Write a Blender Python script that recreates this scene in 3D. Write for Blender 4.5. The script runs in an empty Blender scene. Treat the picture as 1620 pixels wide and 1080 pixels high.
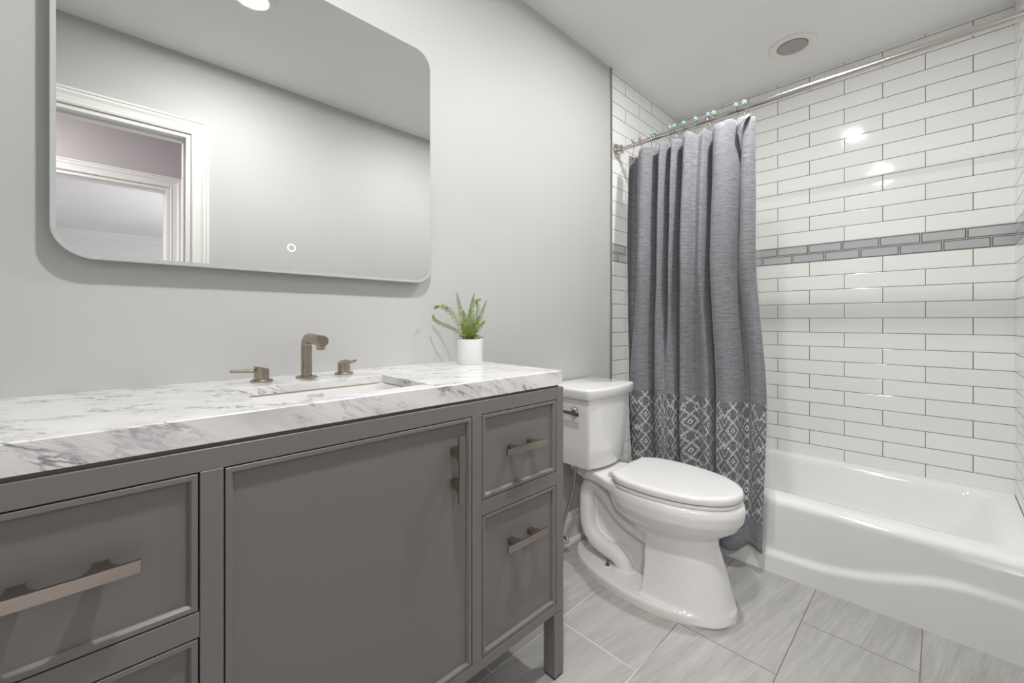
import bpy, bmesh, math, random
from mathutils import Vector, Matrix

random.seed(7)
sc = bpy.context.scene
COL = sc.collection

# ------------------------------------------------------------------ camera
cd = bpy.data.cameras.new('camera')
cd.sensor_width = 36.0
cd.lens = 659.12 / 1620 * 36.0
cd.shift_y = -0.02025
cd.clip_start = 0.01
cam = bpy.data.objects.new('camera', cd)
COL.objects.link(cam)
cam.location = (-0.0899, -1.2623, 1.0723)
cam.rotation_euler = (math.radians(90), 0, math.radians(45.7635 - 90))
sc.camera = cam

# ------------------------------------------------------------------ view, world, lights
sc.view_settings.view_transform = 'Standard'
sc.view_settings.look = 'None'
sc.view_settings.gamma = 1
sc.view_settings.use_curve_mapping = False
sc.view_settings.exposure = 1.10
sc.cycles.use_denoising = True
sc.cycles.max_bounces = 14
sc.cycles.diffuse_bounces = 8
sc.cycles.glossy_bounces = 6
sc.cycles.transparent_max_bounces = 12
sc.cycles.sample_clamp_indirect = 6
sc.cycles.caustics_reflective = False
sc.cycles.caustics_refractive = False

w = bpy.data.worlds.new('world'); sc.world = w; w.use_nodes = True
w.node_tree.nodes['Background'].inputs[0].default_value = (1, 1, 1, 1)
w.node_tree.nodes['Background'].inputs[1].default_value = 0.3

CEIL = 2.46
def area_lamp(name, loc, radius, power, color=(1, 1, 1), rot=(0, 0, 0)):
    l = bpy.data.lights.new(name, 'AREA'); l.shape = 'DISK'; l.size = radius * 2; l.energy = power; l.color = color
    o = bpy.data.objects.new(name, l); COL.objects.link(o); o.location = loc; o.rotation_euler = rot
    return o
CAN_STRENGTH_VANITY, CAN_STRENGTH_TOILET = 600.0, 500.0        # radiance of the two lit recessed lamps (their lenses are built further down)
area_lamp('hall_fill_light', (-1.15, -2.15, CEIL - 0.03), 0.15, 22.0, (1.0, 0.965, 0.965))  # added fill light, no known fixture: brightens hall, left wall and vanity front
bl = bpy.data.lights.new('bedroom_fill_light', 'POINT'); bl.energy = 34.0; bl.shadow_soft_size = .30; bl.color = (1.0, .98, 1.0)  # added point light, kept out of view, brightens the room across the hall
bo = bpy.data.objects.new('bedroom_fill_light', bl); COL.objects.link(bo); bo.location = (1.5, -5.0, 1.3)

# ------------------------------------------------------------------ node helpers
class S:
    """a socket with arithmetic"""
    def __init__(s, nt, sock): s.nt = nt; s.k = sock
    def op(s, o, *a):
        n = s.nt.nodes.new('ShaderNodeMath'); n.operation = o
        for i, v in enumerate((s,) + a):
            if isinstance(v, S): s.nt.links.new(v.k, n.inputs[i])
            else: n.inputs[i].default_value = v
        return S(s.nt, n.outputs[0])
    def __add__(s, b): return s.op('ADD', b)
    def __sub__(s, b): return s.op('SUBTRACT', b)
    def __mul__(s, b): return s.op('MULTIPLY', b)
    def __truediv__(s, b): return s.op('DIVIDE', b)
    def floor(s): return s.op('FLOOR')
    def frac(s): return s.op('FRACT')
    def abs(s): return s.op('ABSOLUTE')
    def min(s, b): return s.op('MINIMUM', b)
    def max(s, b): return s.op('MAXIMUM', b)
    def gt(s, b): return s.op('GREATER_THAN', b)
    def lt(s, b): return s.op('LESS_THAN', b)
    def mod2(s): return s.op('FLOORED_MODULO', 2.0)
    def inv(s): return (s * -1.0) + 1.0
    def mix(s, a, b):            # s=0 -> a, s=1 -> b
        if not isinstance(a, S): a = const(s.nt, a)
        return a + (s * ((b if isinstance(b, S) else const(s.nt, b)) - a))
    def smooth(s, lo, hi):
        n = s.nt.nodes.new('ShaderNodeMapRange'); n.interpolation_type = 'SMOOTHSTEP'
        s.nt.links.new(s.k, n.inputs[0]); n.inputs[1].default_value = lo; n.inputs[2].default_value = hi
        return S(s.nt, n.outputs[0])
def const(nt, v):
    n = nt.nodes.new('ShaderNodeValue'); n.outputs[0].default_value = v; return S(nt, n.outputs[0])
def new_mat(name, base=(.8, .8, .8), rough=.5, metal=0.0, spec=.5, coat=0.0):
    m = bpy.data.materials.new(name); m.use_nodes = True
    b = m.node_tree.nodes['Principled BSDF']
    b.inputs['Base Color'].default_value = (*base, 1); b.inputs['Roughness'].default_value = rough
    b.inputs['Metallic'].default_value = metal; b.inputs['Specular IOR Level'].default_value = spec
    b.inputs['Coat Weight'].default_value = coat
    return m, m.node_tree, b
def coords(nt, kind='Object'):
    t = nt.nodes.new('ShaderNodeTexCoord'); x = nt.nodes.new('ShaderNodeSeparateXYZ')
    nt.links.new(t.outputs[kind], x.inputs[0])
    return t.outputs[kind], S(nt, x.outputs[0]), S(nt, x.outputs[1]), S(nt, x.outputs[2])
def comb(nt, x, y, z):
    n = nt.nodes.new('ShaderNodeCombineXYZ')
    for i, v in enumerate((x, y, z)):
        if isinstance(v, S): nt.links.new(v.k, n.inputs[i])
        else: n.inputs[i].default_value = v
    return n.outputs[0]
def noise(nt, vec, scale, detail=3, rough=.5, dist=0.0, out=0):
    n = nt.nodes.new('ShaderNodeTexNoise'); nt.links.new(vec, n.inputs['Vector'])
    n.inputs['Scale'].default_value = scale; n.inputs['Detail'].default_value = detail
    n.inputs['Roughness'].default_value = rough; n.inputs['Distortion'].default_value = dist
    return S(nt, n.outputs[out])
def white(nt, vec):
    n = nt.nodes.new('ShaderNodeTexWhiteNoise'); n.noise_dimensions = '3D'; nt.links.new(vec, n.inputs['Vector'])
    x = nt.nodes.new('ShaderNodeSeparateColor'); nt.links.new(n.outputs['Color'], x.inputs[0])
    return [S(nt, x.outputs[i]) for i in range(3)]
def mixc(nt, f, a, b):
    n = nt.nodes.new('ShaderNodeMix'); n.data_type = 'RGBA'
    if isinstance(f, S): nt.links.new(f.k, n.inputs[0])
    else: n.inputs[0].default_value = f
    for i, c in ((6, a), (7, b)):
        if isinstance(c, tuple): n.inputs[i].default_value = (*c, 1)
        else: nt.links.new(c, n.inputs[i])
    return n.outputs[2]
def bump(nt, b, h, strength=1.0, dist=1.0):
    n = nt.nodes.new('ShaderNodeBump'); n.inputs['Strength'].default_value = strength; n.inputs['Distance'].default_value = dist
    nt.links.new(h.k, n.inputs['Height']); nt.links.new(n.outputs[0], b.inputs['Normal'])

# ------------------------------------------------------------------ materials
def paint(name, col, rough=.55, bumpy=.0004):
    m, nt, b = new_mat(name, col, rough, spec=.35)
    v, x, y, z = coords(nt)
    n = noise(nt, v, 140, 2); big = noise(nt, v, 1.3, 2)
    nt.links.new(mixc(nt, big.smooth(.3, .7), col, tuple(c * .97 for c in col)), b.inputs['Base Color'])
    bump(nt, b, n * bumpy, .5)
    return m
M_WALL = paint('pale_grey_wall_paint', (.525, .525, .52))
M_CEIL = paint('white_ceiling_paint', (.84, .84, .825), .7)
M_HALL = paint('hall_wall_paint', (.50, .47, .48))
M_ROOM = paint('bedroom_paint', (.80, .795, .80), .7)
M_TRIM = paint('white_trim_paint', (.80, .80, .78), .3, .0001)
M_CAB = paint('grey_cabinet_lacquer', (.192, .184, .176), .38, .00012)
M_DARK = new_mat('dark_shadow_grey', (.03, .03, .03), .6)[0]
M_PORC = new_mat('white_porcelain', (.77, .767, .755), .06, spec=.5, coat=.3)[0]
M_SEAT = new_mat('white_seat_plastic', (.74, .737, .725), .16, spec=.5)[0]
M_TUB = new_mat('white_bathtub_enamel', (.87, .868, .855), .10, spec=.5, coat=.2)[0]
M_SINK = new_mat('white_sink_china', (.70, .70, .68), .06, spec=.5, coat=.3)[0]
M_CAULK = new_mat('cream_caulk', (.62, .60, .52), .5)[0]
M_POT = new_mat('white_pot_ceramic', (.80, .80, .80), .35)[0]
M_SOIL = new_mat('dark_soil', (.03, .03, .015), .9)[0]
M_CHROME = new_mat('chrome', (.62, .62, .62), .10, 1.0)[0]
M_CHROME_DARKENED = new_mat('dark_reflection_and_mark_chrome', (.16, .16, .165), .16, 1.0)[0]  # lever arm's dark reflections put into the chrome colour; also the stamped mark
M_BRASS = new_mat('aged_brass', (.20, .13, .06), .35, 1.0)[0]
M_ZINC = new_mat('metal_edge_strip', (.40, .40, .39), .3, 1.0)[0]
M_BEAD = new_mat('teal_glass_bead', (.30, .50, .54), .2, spec=.6, coat=.3)[0]
M_LENSOFF = new_mat('unlit_grey_lens', (.36, .355, .34), .4)[0]
M_CANTRIM = new_mat('warm_white_lamp_trim', (.80, .78, .745), .45)[0]
M_RUBBER = new_mat('black_rubber', (.012, .012, .012), .5)[0]
def emit(name, col, s):
    m, nt, b = new_mat(name, col, .4)
    b.inputs['Emission Color'].default_value = (*col, 1); b.inputs['Emission Strength'].default_value = s
    return m
M_LENSON = emit('lit_lamp_lens', (1.0, .99, .972), CAN_STRENGTH_VANITY); M_LENSON_B = emit('lit_toilet_lamp_lens', (1.0, .99, .972), CAN_STRENGTH_TOILET)
M_RING = emit('lit_touch_ring', (1.0, 1.0, 1.0), 1.0)
def brushed(name, col, rough):
    m, nt, b = new_mat(name, col, rough, 1.0)
    v, x, y, z = coords(nt)
    b.inputs['Anisotropic'].default_value = .3
    return m
M_NICKEL = brushed('brushed_nickel', (.40, .345, .285), .27)
M_PULL = brushed('warm_satin_nickel', (.40, .352, .31), .27)
M_ROD = brushed('polished_rod_metal', (.62, .59, .56), .16)
m, nt, b = new_mat('mirror_silver', (.86, .875, .86), 0.0, 1.0); M_MIRROR = m
M_FROST = new_mat('frosted_mirror_edge', (.47, .50, .48), .45, spec=.4, coat=.1)[0]
M_STEEL = brushed('braided_steel', (.48, .44, .40), .3)

# subway tile with a two-row glass accent band (object space = world space)
def tile_mat(name, axis, h0, hs):
    m, nt, b = new_mat(name, (.7, .7, .68), .07, spec=.5)
    v, x, y, z = coords(nt)
    h = y if axis == 'y' else x
    above = z.gt(1.4508)
    a = (z * -1.0 + 1.4015) / .0787; c = (z - 1.5002) / .0787
    t = above.mix(a, c); row = t.floor(); fz = t.frac()
    par = (row + above).mod2()
    u = (h - h0 - par * .15485) / .3097; col = u.floor(); fu = u.frac()
    dz = fz.min(fz.inv()) * .0787; du = fu.min(fu.inv()) * .3097
    d = dz.min(du)
    strip = z.gt(1.4015) * z.lt(1.5002)
    t2 = (z * -1.0 + 1.5002) / .04935; r2 = t2.floor(); f2 = t2.frac()
    u2 = (h - hs + r2 * .0745) / .1515; c2 = u2.floor(); g2 = u2.frac()
    d2 = (f2.min(f2.inv()) * .04935).min(g2.min(g2.inv()) * .1515)
    rnd = white(nt, comb(nt, row + above * 50.0, col, strip * 7.0))
    rs = white(nt, comb(nt, r2, c2, 3.0))
    tone = rnd[0]
    tc = mixc(nt, tone, (.83, .83, .815), (.865, .865, .85))
    tc = mixc(nt, d.lt(.0013), tc, (.11, .105, .095))
    sc_ = mixc(nt, rs[0], (.44, .445, .465), (.51, .515, .53))
    sc_ = mixc(nt, d2.lt(.0055), sc_, (.06, .06, .056))
    sc_ = mixc(nt, d2.lt(.0038) * d2.gt(.0024), sc_, (.22, .22, .21))
    sc_ = mixc(nt, d2.lt(.0015), sc_, (.56, .56, .54))
    nt.links.new(mixc(nt, strip, tc, sc_), b.inputs['Base Color'])
    gro = strip.mix(d.lt(.00115), d2.lt(.0015))
    nt.links.new((gro * .6 + .07).k, b.inputs['Roughness'])
    tilt = ((rnd[1] - .5) * (fu - .5) * .3097 + (rnd[2] - .5) * (fz - .5) * .0787) * .012
    edge = strip.mix(d.smooth(0.0, .004), d2.smooth(0.0, .003)) * .0011
    wav = noise(nt, v, 9, 1) * .0009
    bump(nt, b, edge + strip.mix(tilt, 0.0) + wav, 1.0)
    return m
M_TILE_BACK = tile_mat('white_subway_tile_long_wall', 'y', -1.3683, -1.3490)
M_TILE_SIDE = tile_mat('white_subway_tile_end_wall', 'x', 2.052 - .3097 * 3, 2.046 - .1515 * 5)

# large grey floor tiles in running bond
def floor_mat():
    m, nt, b = new_mat('grey_streaked_floor_tile', (.4, .4, .38), .33, spec=.45)
    v, x, y, z = coords(nt)
    t = (y * -1.0 - .0065) / .3035; row = t.floor(); fy = t.frac()
    u = (x - 1.365 + row.mod2() * .292) / .612; col = u.floor(); fx = u.frac()
    d = (fy.min(fy.inv()) * .3035).min(fx.min(fx.inv()) * .612)
    r = white(nt, comb(nt, row, col, 1.0))
    vec = comb(nt, x * 1.0 + r[0] * 9.0, y * 14.0 + r[1] * 20.0 + x * 2.2, r[2] * 5.0)
    n1 = noise(nt, vec, 2.2, 6, .62, .5); n2 = noise(nt, comb(nt, x * 3.0 + r[1] * 7.0, y * 55.0 + x * 8.0, r[0] * 5.0), 3.0, 5, .7)
    spk = noise(nt, v, 230, 2)
    f = n1.smooth(.25, .75) * .6 + n2.smooth(.3, .75) * .4
    c = mixc(nt, f, (.315, .308, .296), (.535, .53, .52))
    c = mixc(nt, (spk.smooth(.60, .75)) * .35, c, (.30, .29, .275))
    c = mixc(nt, r[0] * .30, c, (.42, .415, .40))
    gn = noise(nt, v, 5, 2)
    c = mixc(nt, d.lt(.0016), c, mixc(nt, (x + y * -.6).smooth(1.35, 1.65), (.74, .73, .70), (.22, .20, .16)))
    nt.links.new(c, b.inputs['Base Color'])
    nt.links.new((d.lt(.0016) * .4 + n2 * .15 + .27).k, b.inputs['Roughness'])
    bump(nt, b, d.smooth(0, .003) * .001 + n2 * .0002, 1.0)
    return m
M_FLOOR = floor_mat()

# white marble with short grey diagonal veins
def marble():
    m, nt, b = new_mat('white_veined_marble', (.8, .8, .8), .12, spec=.5)
    v, x, y, z = coords(nt)
    # long axis of the veins runs along x and falls with z
    a = x * .93 - z * .55 + y * .12; p = x * .55 + z * .95 + y * .62; q = y - x * .15
    wv = noise(nt, comb(nt, a * 2.2, p * 4.0, q * 4.0), 2.0, 3, .5)
    vec = comb(nt, a * 2.6, p * 11.0 + wv * .8, q * 7.0)
    n1 = noise(nt, vec, 3.1, 7, .62, .22)
    r1 = (n1 - .5).abs().smooth(.0, .045).inv()
    n2 = noise(nt, comb(nt, a * 5.0 + 4.0, p * 24.0 + wv * 3.0, q * 14.0), 2.0, 6, .6, .5)
    r2 = (n2 - .52).abs().smooth(.0, .05).inv()
    msk = noise(nt, comb(nt, a * 1.6, p * 4.5, q * 3.0), 3.6, 3, .55).smooth(.49, .66)
    msk2 = noise(nt, comb(nt, a * 2.0 + 9.0, p * 5.0, q * 3.0), 3.0, 3, .55).smooth(.47, .7)
    cl = noise(nt, comb(nt, a * 2.0, p * 6.0, q * 5.0), 2.2, 4, .55)
    c = mixc(nt, cl.smooth(.40, .78), (.82, .817, .812), (.63, .625, .638))
    c = mixc(nt, r1 * msk * .85, c, (.15, .15, .165))
    c = mixc(nt, r2 * msk2 * .5, c, (.24, .24, .255))
    nt.links.new(c, b.inputs['Base Color'])
    return m
M_MARBLE = marble()

# grey chambray with a white embroidered band (uv: metres along the cloth, height)
def curtain_mat():
    m, nt, b = new_mat('grey_chambray_cloth', (.3, .3, .3), .85, spec=.15)
    b.inputs['Sheen Weight'].default_value = .25
    t = nt.nodes.new('ShaderNodeUVMap'); t.uv_map = 'UVMap'
    sp = nt.nodes.new('ShaderNodeSeparateXYZ'); nt.links.new(t.outputs[0], sp.inputs[0])
    u = S(nt, sp.outputs[0]); v = S(nt, sp.outputs[1])
    n1 = noise(nt, comb(nt, u * 25.0, v * 420.0, 0.0), 1.0, 3, .7)
    n2 = noise(nt, comb(nt, u * 500.0, v * 40.0, 3.0), 1.0, 2, .6)
    n3 = noise(nt, comb(nt, u * 8.0, v * 130.0, 5.0), 1.0, 2, .6)
    f = n1.smooth(.3, .7) * .5 + n2.smooth(.3, .7) * .25 + n3.smooth(.3, .7) * .25
    c = mixc(nt, f, (.085, .087, .104), (.335, .335, .355))
    P, Q = .080, .134
    def dia(uo, vo, ru, rv, per_u, per_v):        # distance field of a lattice of diamonds
        du = ((u + uo) / per_u).frac() - .5; dv = ((v + vo) / per_v).frac() - .5
        return du.abs() * (per_u / ru) + dv.abs() * (per_v / rv)
    A = dia(0, 0, .032, .040, P, Q)
    C_ = dia(0, Q / 2, .040, .036, P, Q)
    B = dia(P / 2, Q / 2, .026, .052, P, Q)
    ln = lambda dd, at, wd: (dd - at).abs().lt(wd)
    lines = ln(A, 1.0, .055).max(ln(A, .78, .045)).max(ln(A, .26, .08))
    lines = lines.max(ln(C_, 1.0, .045)).max(ln(C_, .80, .04)).max(ln(B, 1.0, .045)).max(ln(B, .30, .05))
    dots = ((u * 330.0 + v * 140.0).op('SINE') + (v * 420.0 - u * 90.0).op('SINE')).gt(-.75)
    inb = v.gt(.215) * v.lt(.722)
    edge = (v - .722 + A * .03).lt(.03)
    k = lines * inb * edge
    c = mixc(nt, inb * .35, c, (.055, .055, .066))
    c = mixc(nt, k * (dots * .50 + .40), c, (.88, .88, .87))
    nt.links.new(c, b.inputs['Base Color'])
    hem = (v - .105).abs().lt(.0015).max((v - 1.905).abs().lt(.0012))
    bump(nt, b, n1 * .0006 + n2 * .0004 + k * .0012 - hem * .001, .9)
    return m
M_CURTAIN = curtain_mat()
def liner_mat():
    m, nt, b = new_mat('clear_vinyl', (.9, .9, .9), .12)
    out = nt.nodes['Material Output']
    tr = nt.nodes.new('ShaderNodeBsdfTransparent'); mx = nt.nodes.new('ShaderNodeMixShader')
    tr.inputs[0].default_value = (.97, .97, .97, 1); mx.inputs[0].default_value = .20
    nt.links.new(tr.outputs[0], mx.inputs[1]); nt.links.new(b.outputs[0], mx.inputs[2]); nt.links.new(mx.outputs[0], out.inputs[0])
    return m
M_LINER = liner_mat()
def leaf_mat():
    m, nt, b = new_mat('fern_green', (.1, .2, .03), .5)
    v, x, y, z = coords(nt)
    n = noise(nt, v, 55, 3)
    nt.links.new(mixc(nt, n.smooth(.3, .7), (.085, .145, .018), (.27, .37, .06)), b.inputs['Base Color'])
    b.inputs['Subsurface Weight'].default_value = 0.0
    return m
M_LEAF = leaf_mat()
M_STEM = new_mat('fern_stem', (.13, .20, .03), .6)[0]

# ------------------------------------------------------------------ geometry helpers
def world_loc(o):
    l = Vector((0, 0, 0))
    while o: l += Vector(o.location); o = o.parent
    return l
def obj(name, bm, mat, parent=None, origin=None, smooth=False, angle=None, keep=False):
    """links a bmesh given in room coordinates as one mesh object"""
    bmesh.ops.recalc_face_normals(bm, faces=bm.faces)
    me = bpy.data.meshes.new(name)
    if origin is None and parent is None:
        xs = [v.co for v in bm.verts]
        origin = (sum(c.x for c in xs) / len(xs), sum(c.y for c in xs) / len(xs), min(c.z for c in xs))
    base = world_loc(parent) if parent else Vector(origin)
    bmesh.ops.translate(bm, verts=bm.verts, vec=-base)
    bm.to_mesh(me); bm.free()
    for m in (mat if isinstance(mat, list) else [mat]): me.materials.append(m)
    if smooth or angle:
        me.polygons.foreach_set('use_smooth', [True] * len(me.polygons))
        if angle: me.set_sharp_from_angle(angle=math.radians(angle))
    o = bpy.data.objects.new(name, me); COL.objects.link(o)
    if parent: o.parent = parent
    else: o.location = base
    return o
def tag(o, label, cat, group=None):
    o['label'] = label; o['category'] = cat
    if group: o['group'] = group
    return o
def thing(name, loc, label, cat, group=None):
    o = bpy.data.objects.new(name, None); COL.objects.link(o); o.location = loc; o.empty_display_size = .05
    return tag(o, label, cat, group)
def struct(name, bm, mat, smooth=False, angle=None):
    o = obj(name, bm, mat, None, (0, 0, 0), smooth, angle); o['kind'] = 'structure'; return o
def box(bm, x0, x1, y0, y1, z0, z1, bev=0.0, seg=2, mi=0):
    vs = [bm.verts.new((x, y, z)) for x in (x0, x1) for y in (y0, y1) for z in (z0, z1)]
    fs = [(0, 1, 3, 2), (4, 6, 7, 5), (0, 4, 5, 1), (2, 3, 7, 6), (0, 2, 6, 4), (1, 5, 7, 3)]
    F = [bm.faces.new([vs[i] for i in f]) for f in fs]
    for f in F: f.material_index = mi
    bmesh.ops.recalc_face_normals(bm, faces=F)
    if bev > 0:
        es = list({e for f in F for e in f.edges})
        bmesh.ops.bevel(bm, geom=es, offset=bev, segments=seg, affect='EDGES', profile=.5)
    return bm
def loft(bm, rings, closed=True, cap0=True, cap1=True, mi=0):
    R = [[bm.verts.new(p) for p in r] for r in rings]
    n = len(R[0])
    for a, c in zip(R, R[1:]):
        for i in range(n if closed else n - 1):
            f = bm.faces.new((a[i], a[(i + 1) % n], c[(i + 1) % n], c[i])); f.material_index = mi
    if cap0: bm.faces.new(R[0][::-1]).material_index = mi
    if cap1: bm.faces.new(R[-1]).material_index = mi
    return R
def tube(bm, pts, r, n=10, caps=True, closed=False, mi=0):
    pts = [Vector(p) for p in pts]; rings = []
    N = len(pts); up = None
    for i, p in enumerate(pts):
        if closed: t = pts[(i + 1) % N] - pts[i - 1]
        else: t = pts[min(i + 1, N - 1)] - pts[max(i - 1, 0)]
        t.normalize()
        if up is None:
            up = Vector((0, 0, 1)) if abs(t.z) < .9 else Vector((1, 0, 0))
        s = t.cross(up)
        if s.length < 1e-6: s = t.orthogonal()
        s.normalize(); up = s.cross(t).normalized()
        rr = r[i] if isinstance(r, (list, tuple)) else r
        rings.append([p + (s * math.cos(2 * math.pi * k / n) + up * math.sin(2 * math.pi * k / n)) * rr for k in range(n)])
    if closed: rings.append(rings[0]); 
    R = loft(bm, rings, True, caps and not closed, caps and not closed, mi)
    if closed: bmesh.ops.remove_doubles(bm, verts=[v for q in (R[0], R[-1]) for v in q], dist=1e-6)
    return bm
def lathe(bm, prof, c, n=32, axis='z', mi=0):
    """prof: (radius, height) pairs"""
    rings = []
    for r, h in prof:
        ring = []
        for k in range(n):
            a = 2 * math.pi * k / n; p, q = r * math.cos(a), r * math.sin(a)
            ring.append((c[0] + p, c[1] + q, c[2] + h) if axis == 'z' else
                        (c[0] + p, c[1] + h, c[2] + q) if axis == 'y' else (c[0] + h, c[1] + p, c[2] + q))
        rings.append(ring)
    return loft(bm, rings, True, prof[0][0] > 1e-5, prof[-1][0] > 1e-5, mi)
def spline(pts, n):
    """Catmull-Rom through the points, n samples per span"""
    P = [Vector(p) for p in pts]; P = [P[0] * 2 - P[1]] + P + [P[-1] * 2 - P[-2]]; out = []
    for i in range(1, len(P) - 2):
        a, b_, c, d = P[i - 1], P[i], P[i + 1], P[i + 2]
        for k in range(n):
            t = k / n
            out.append(.5 * ((2 * b_) + (c - a) * t + (2 * a - 5 * b_ + 4 * c - d) * t * t + (3 * b_ - a - 3 * c + d) * t ** 3))
    out.append(P[-2]); return out
def rrect(x0, x1, y0, y1, r, n=6):
    """rounded rectangle outline, counter-clockwise, (x, y) pairs"""
    out = []
    for cx, cy, a0 in ((x1 - r, y0 + r, -90), (x1 - r, y1 - r, 0), (x0 + r, y1 - r, 90), (x0 + r, y0 + r, 180)):
        for k in range(n + 1):
            a = math.radians(a0 + 90 * k / n); out.append((cx + r * math.cos(a), cy + r * math.sin(a)))
    return out
def smooth01(t): t = max(0, min(1, t)); return t * t * (3 - 2 * t)

# ------------------------------------------------------------------ room shell
XT = 1.9007; XB = 2.7512; WR = 1.4899; WO = 1.55
struct('floor', box(bmesh.new(), -1.7, 2.9, -2.75, .15, -.06, 0), M_FLOOR)
struct('ceiling', box(bmesh.new(), -1.7, 2.9, -2.82, .15, CEIL, CEIL + .06), M_CEIL)
struct('wall_vanity', box(bmesh.new(), -.85, XT, 0, .12, 0, CEIL), M_WALL)
struct('wall_tub_end', box(bmesh.new(), XT, XB, 0, .12, 0, CEIL), M_TILE_SIDE)
struct('wall_tub_back', box(bmesh.new(), XB, XB + .12, -WR - .12, .12, 0, CEIL), M_TILE_BACK)
struct('wall_tub_far_end', box(bmesh.new(), XT, XB, -WR - .18, -WR, 0, CEIL), M_TILE_SIDE)
struct('wall_left', box(bmesh.new(), -.85, -.73, -WO, 0, 0, CEIL), M_WALL)
bm = bmesh.new()                                   # wall with the doorway the picture is taken from
DX0, DX1, DZ = -.585, .225, 2.045
box(bm, DX1, XT, -WO - .12, -WO, 0, CEIL); box(bm, -1.6, DX0, -WO - .12, -WO, 0, CEIL); box(bm, DX0, DX1, -WO - .12, -WO, DZ, CEIL)
struct('wall_doorway', bm, M_WALL)
HY = -2.70
bm = bmesh.new()
EX0, EX1, EZ = -.60, .235, 2.03
box(bm, EX1, 1.3, HY - .12, HY, 0, CEIL); box(bm, -1.6, EX0, HY - .12, HY, 0, CEIL); box(bm, EX0, EX1, HY - .12, HY, EZ, CEIL)
struct('wall_hall', bm, M_HALL)
bm = bmesh.new(); box(bm, .62, .74, HY, -WO - .12, 0, CEIL); struct('wall_hall_end', bm, M_HALL)
bm = bmesh.new(); box(bm, -1.72, -1.6, HY, -WO, 0, CEIL); struct('wall_hall_start', bm, M_HALL)
bm = bmesh.new()                                   # bright room across the hall
box(bm, -2.6, 2.6, -8.1, -8.0, 0, CEIL); struct('wall_bedroom_far', bm, M_ROOM)
struct('wall_bedroom_left', box(bmesh.new(), -2.7, -2.6, -8.1, HY - .12, 0, CEIL), M_ROOM)
struct('wall_bedroom_right', box(bmesh.new(), 2.6, 2.7, -8.1, HY - .12, 0, CEIL), M_ROOM)
struct('ceiling_bedroom', box(bmesh.new(), -2.7, 2.7, -8.1, HY - .12, CEIL, CEIL + .06), M_ROOM)
struct('floor_bedroom', box(bmesh.new(), -2.7, 2.7, -8.1, HY - .05, -.06, 0), M_ROOM)
bm = bmesh.new()
prof = [(0, 0), (.02, .0), (.03, .03), (.075, .07), (.085, .10), (0, .10)]
loft(bm, [[(x, -8.0 + a, CEIL - .10 + h) for a, h in prof] for x in (-2.6, 2.6)])
struct('trim_crown', bm, M_TRIM)

def casing(name, x0, x1, zt, ywall, out, depth, mat=M_TRIM):
    """stepped door casing around an opening: left, head and right legs with mitred corners"""
    w_, prof_ = .073, [(0, 0), (0, .009), (.008, .013), (.014, .010), (.038, .013), (.050, .019), (.060, .017), (.064, .022), (.073, .020), (.073, 0)]
    bm = bmesh.new(); g = .005
    rows = []
    for k, d in prof_:
        y = ywall + out * d
        e = g + k
        rows.append([(x0 - e, y, 0), (x0 - e, y, zt + e), (x1 + e, y, zt + e), (x1 + e, y, 0)])
    R = [[bm.verts.new(p) for p in r] for r in rows]
    for a, c in zip(R, R[1:]):
        for i in range(3): bm.faces.new((a[i], a[i + 1], c[i + 1], c[i]))
    for i in range(3): bm.faces.new((R[-1][i], R[-1][i + 1], R[0][i + 1], R[0][i]))
    # jamb lining
    j0, j1 = sorted((ywall, ywall - out * depth))
    box(bm, x0 - .0, x0 + .016, j0, j1, 0, zt); box(bm, x1 - .016, x1, j0, j1, 0, zt); box(bm, x0 + .016, x1 - .016, j0, j1, zt - .016, zt)
    jm = (j0 + j1) / 2
    box(bm, x0 + .016, x0 + .028, jm - .02, jm + .02, 0, zt - .016); box(bm, x1 - .028, x1 - .016, jm - .02, jm + .02, 0, zt - .016)
    box(bm, x0 + .028, x1 - .028, jm - .02, jm + .02, zt - .028, zt - .016)
    return struct(name, bm, mat)
casing('trim_door_bathroom', DX0, DX1, DZ, -WO, 1, .12)
casing('trim_door_bedroom', EX0, EX1, EZ, HY, 1, .12)

bm = bmesh.new()                                   # baseboard behind the toilet
BP = [(0, 0), (.014, 0), (.014, .105), (.010, .118), (.010, .132), (.006, .142), (0, .142)]
loft(bm, [[(x, -a, h) for a, h in BP] for x in (.93, XT - .012)])
SP = [(.014, 0)] + [(.014 + .016 * math.cos(math.radians(a)), .018 * math.sin(math.radians(a))) for a in range(0, 91, 15)]
loft(bm, [[(x, -a, h) for a, h in SP] for x in (.93, XT - .012)])
struct('baseboard_vanity_wall', bm, M_TRIM)
struct('trim_tile_edge', box(bmesh.new(), XT - .009, XT + .001, -.0065, 0, .0, CEIL), M_ZINC)

# ------------------------------------------------------------------ recessed ceiling lamps
def can(name_label, x, y, lens, trim_mat, r0=.088, lr=.455):
    t = thing('recessed_light', (x, y, CEIL - .012), name_label, 'ceiling light', 'recessed ceiling lights')
    bm = bmesh.new()
    R = r0
    loft(bm, [[(x + r * math.cos(a * math.pi / 24), y + r * math.sin(a * math.pi / 24), CEIL - h) for a in range(48)]
              for r, h in ((R, 0), (R, .004), (R - .006, .0075), (R * .90, .0085), (R * lr + .003, .0045), (R * lr, .003))], True, False, False)
    obj('trim_ring', bm, trim_mat, t, smooth=True)
    bm = bmesh.new(); lathe(bm, [(0, 0.0), (R * lr * .5, .0004), (R * lr * .85, .0012), (R * lr + .0005, .003)], (x, y, CEIL - .0075), 40)
    obj('lens', bm, lens, t, smooth=True)
    return t
can('unlit grey recessed light in the ceiling above the bathtub', 2.395, -.742, M_LENSOFF, M_CANTRIM, .105, .63)
can('lit recessed ceiling light in front of the mirror, its glow in the mirror top', .36, -.87, M_LENSON, M_TRIM)
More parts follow.
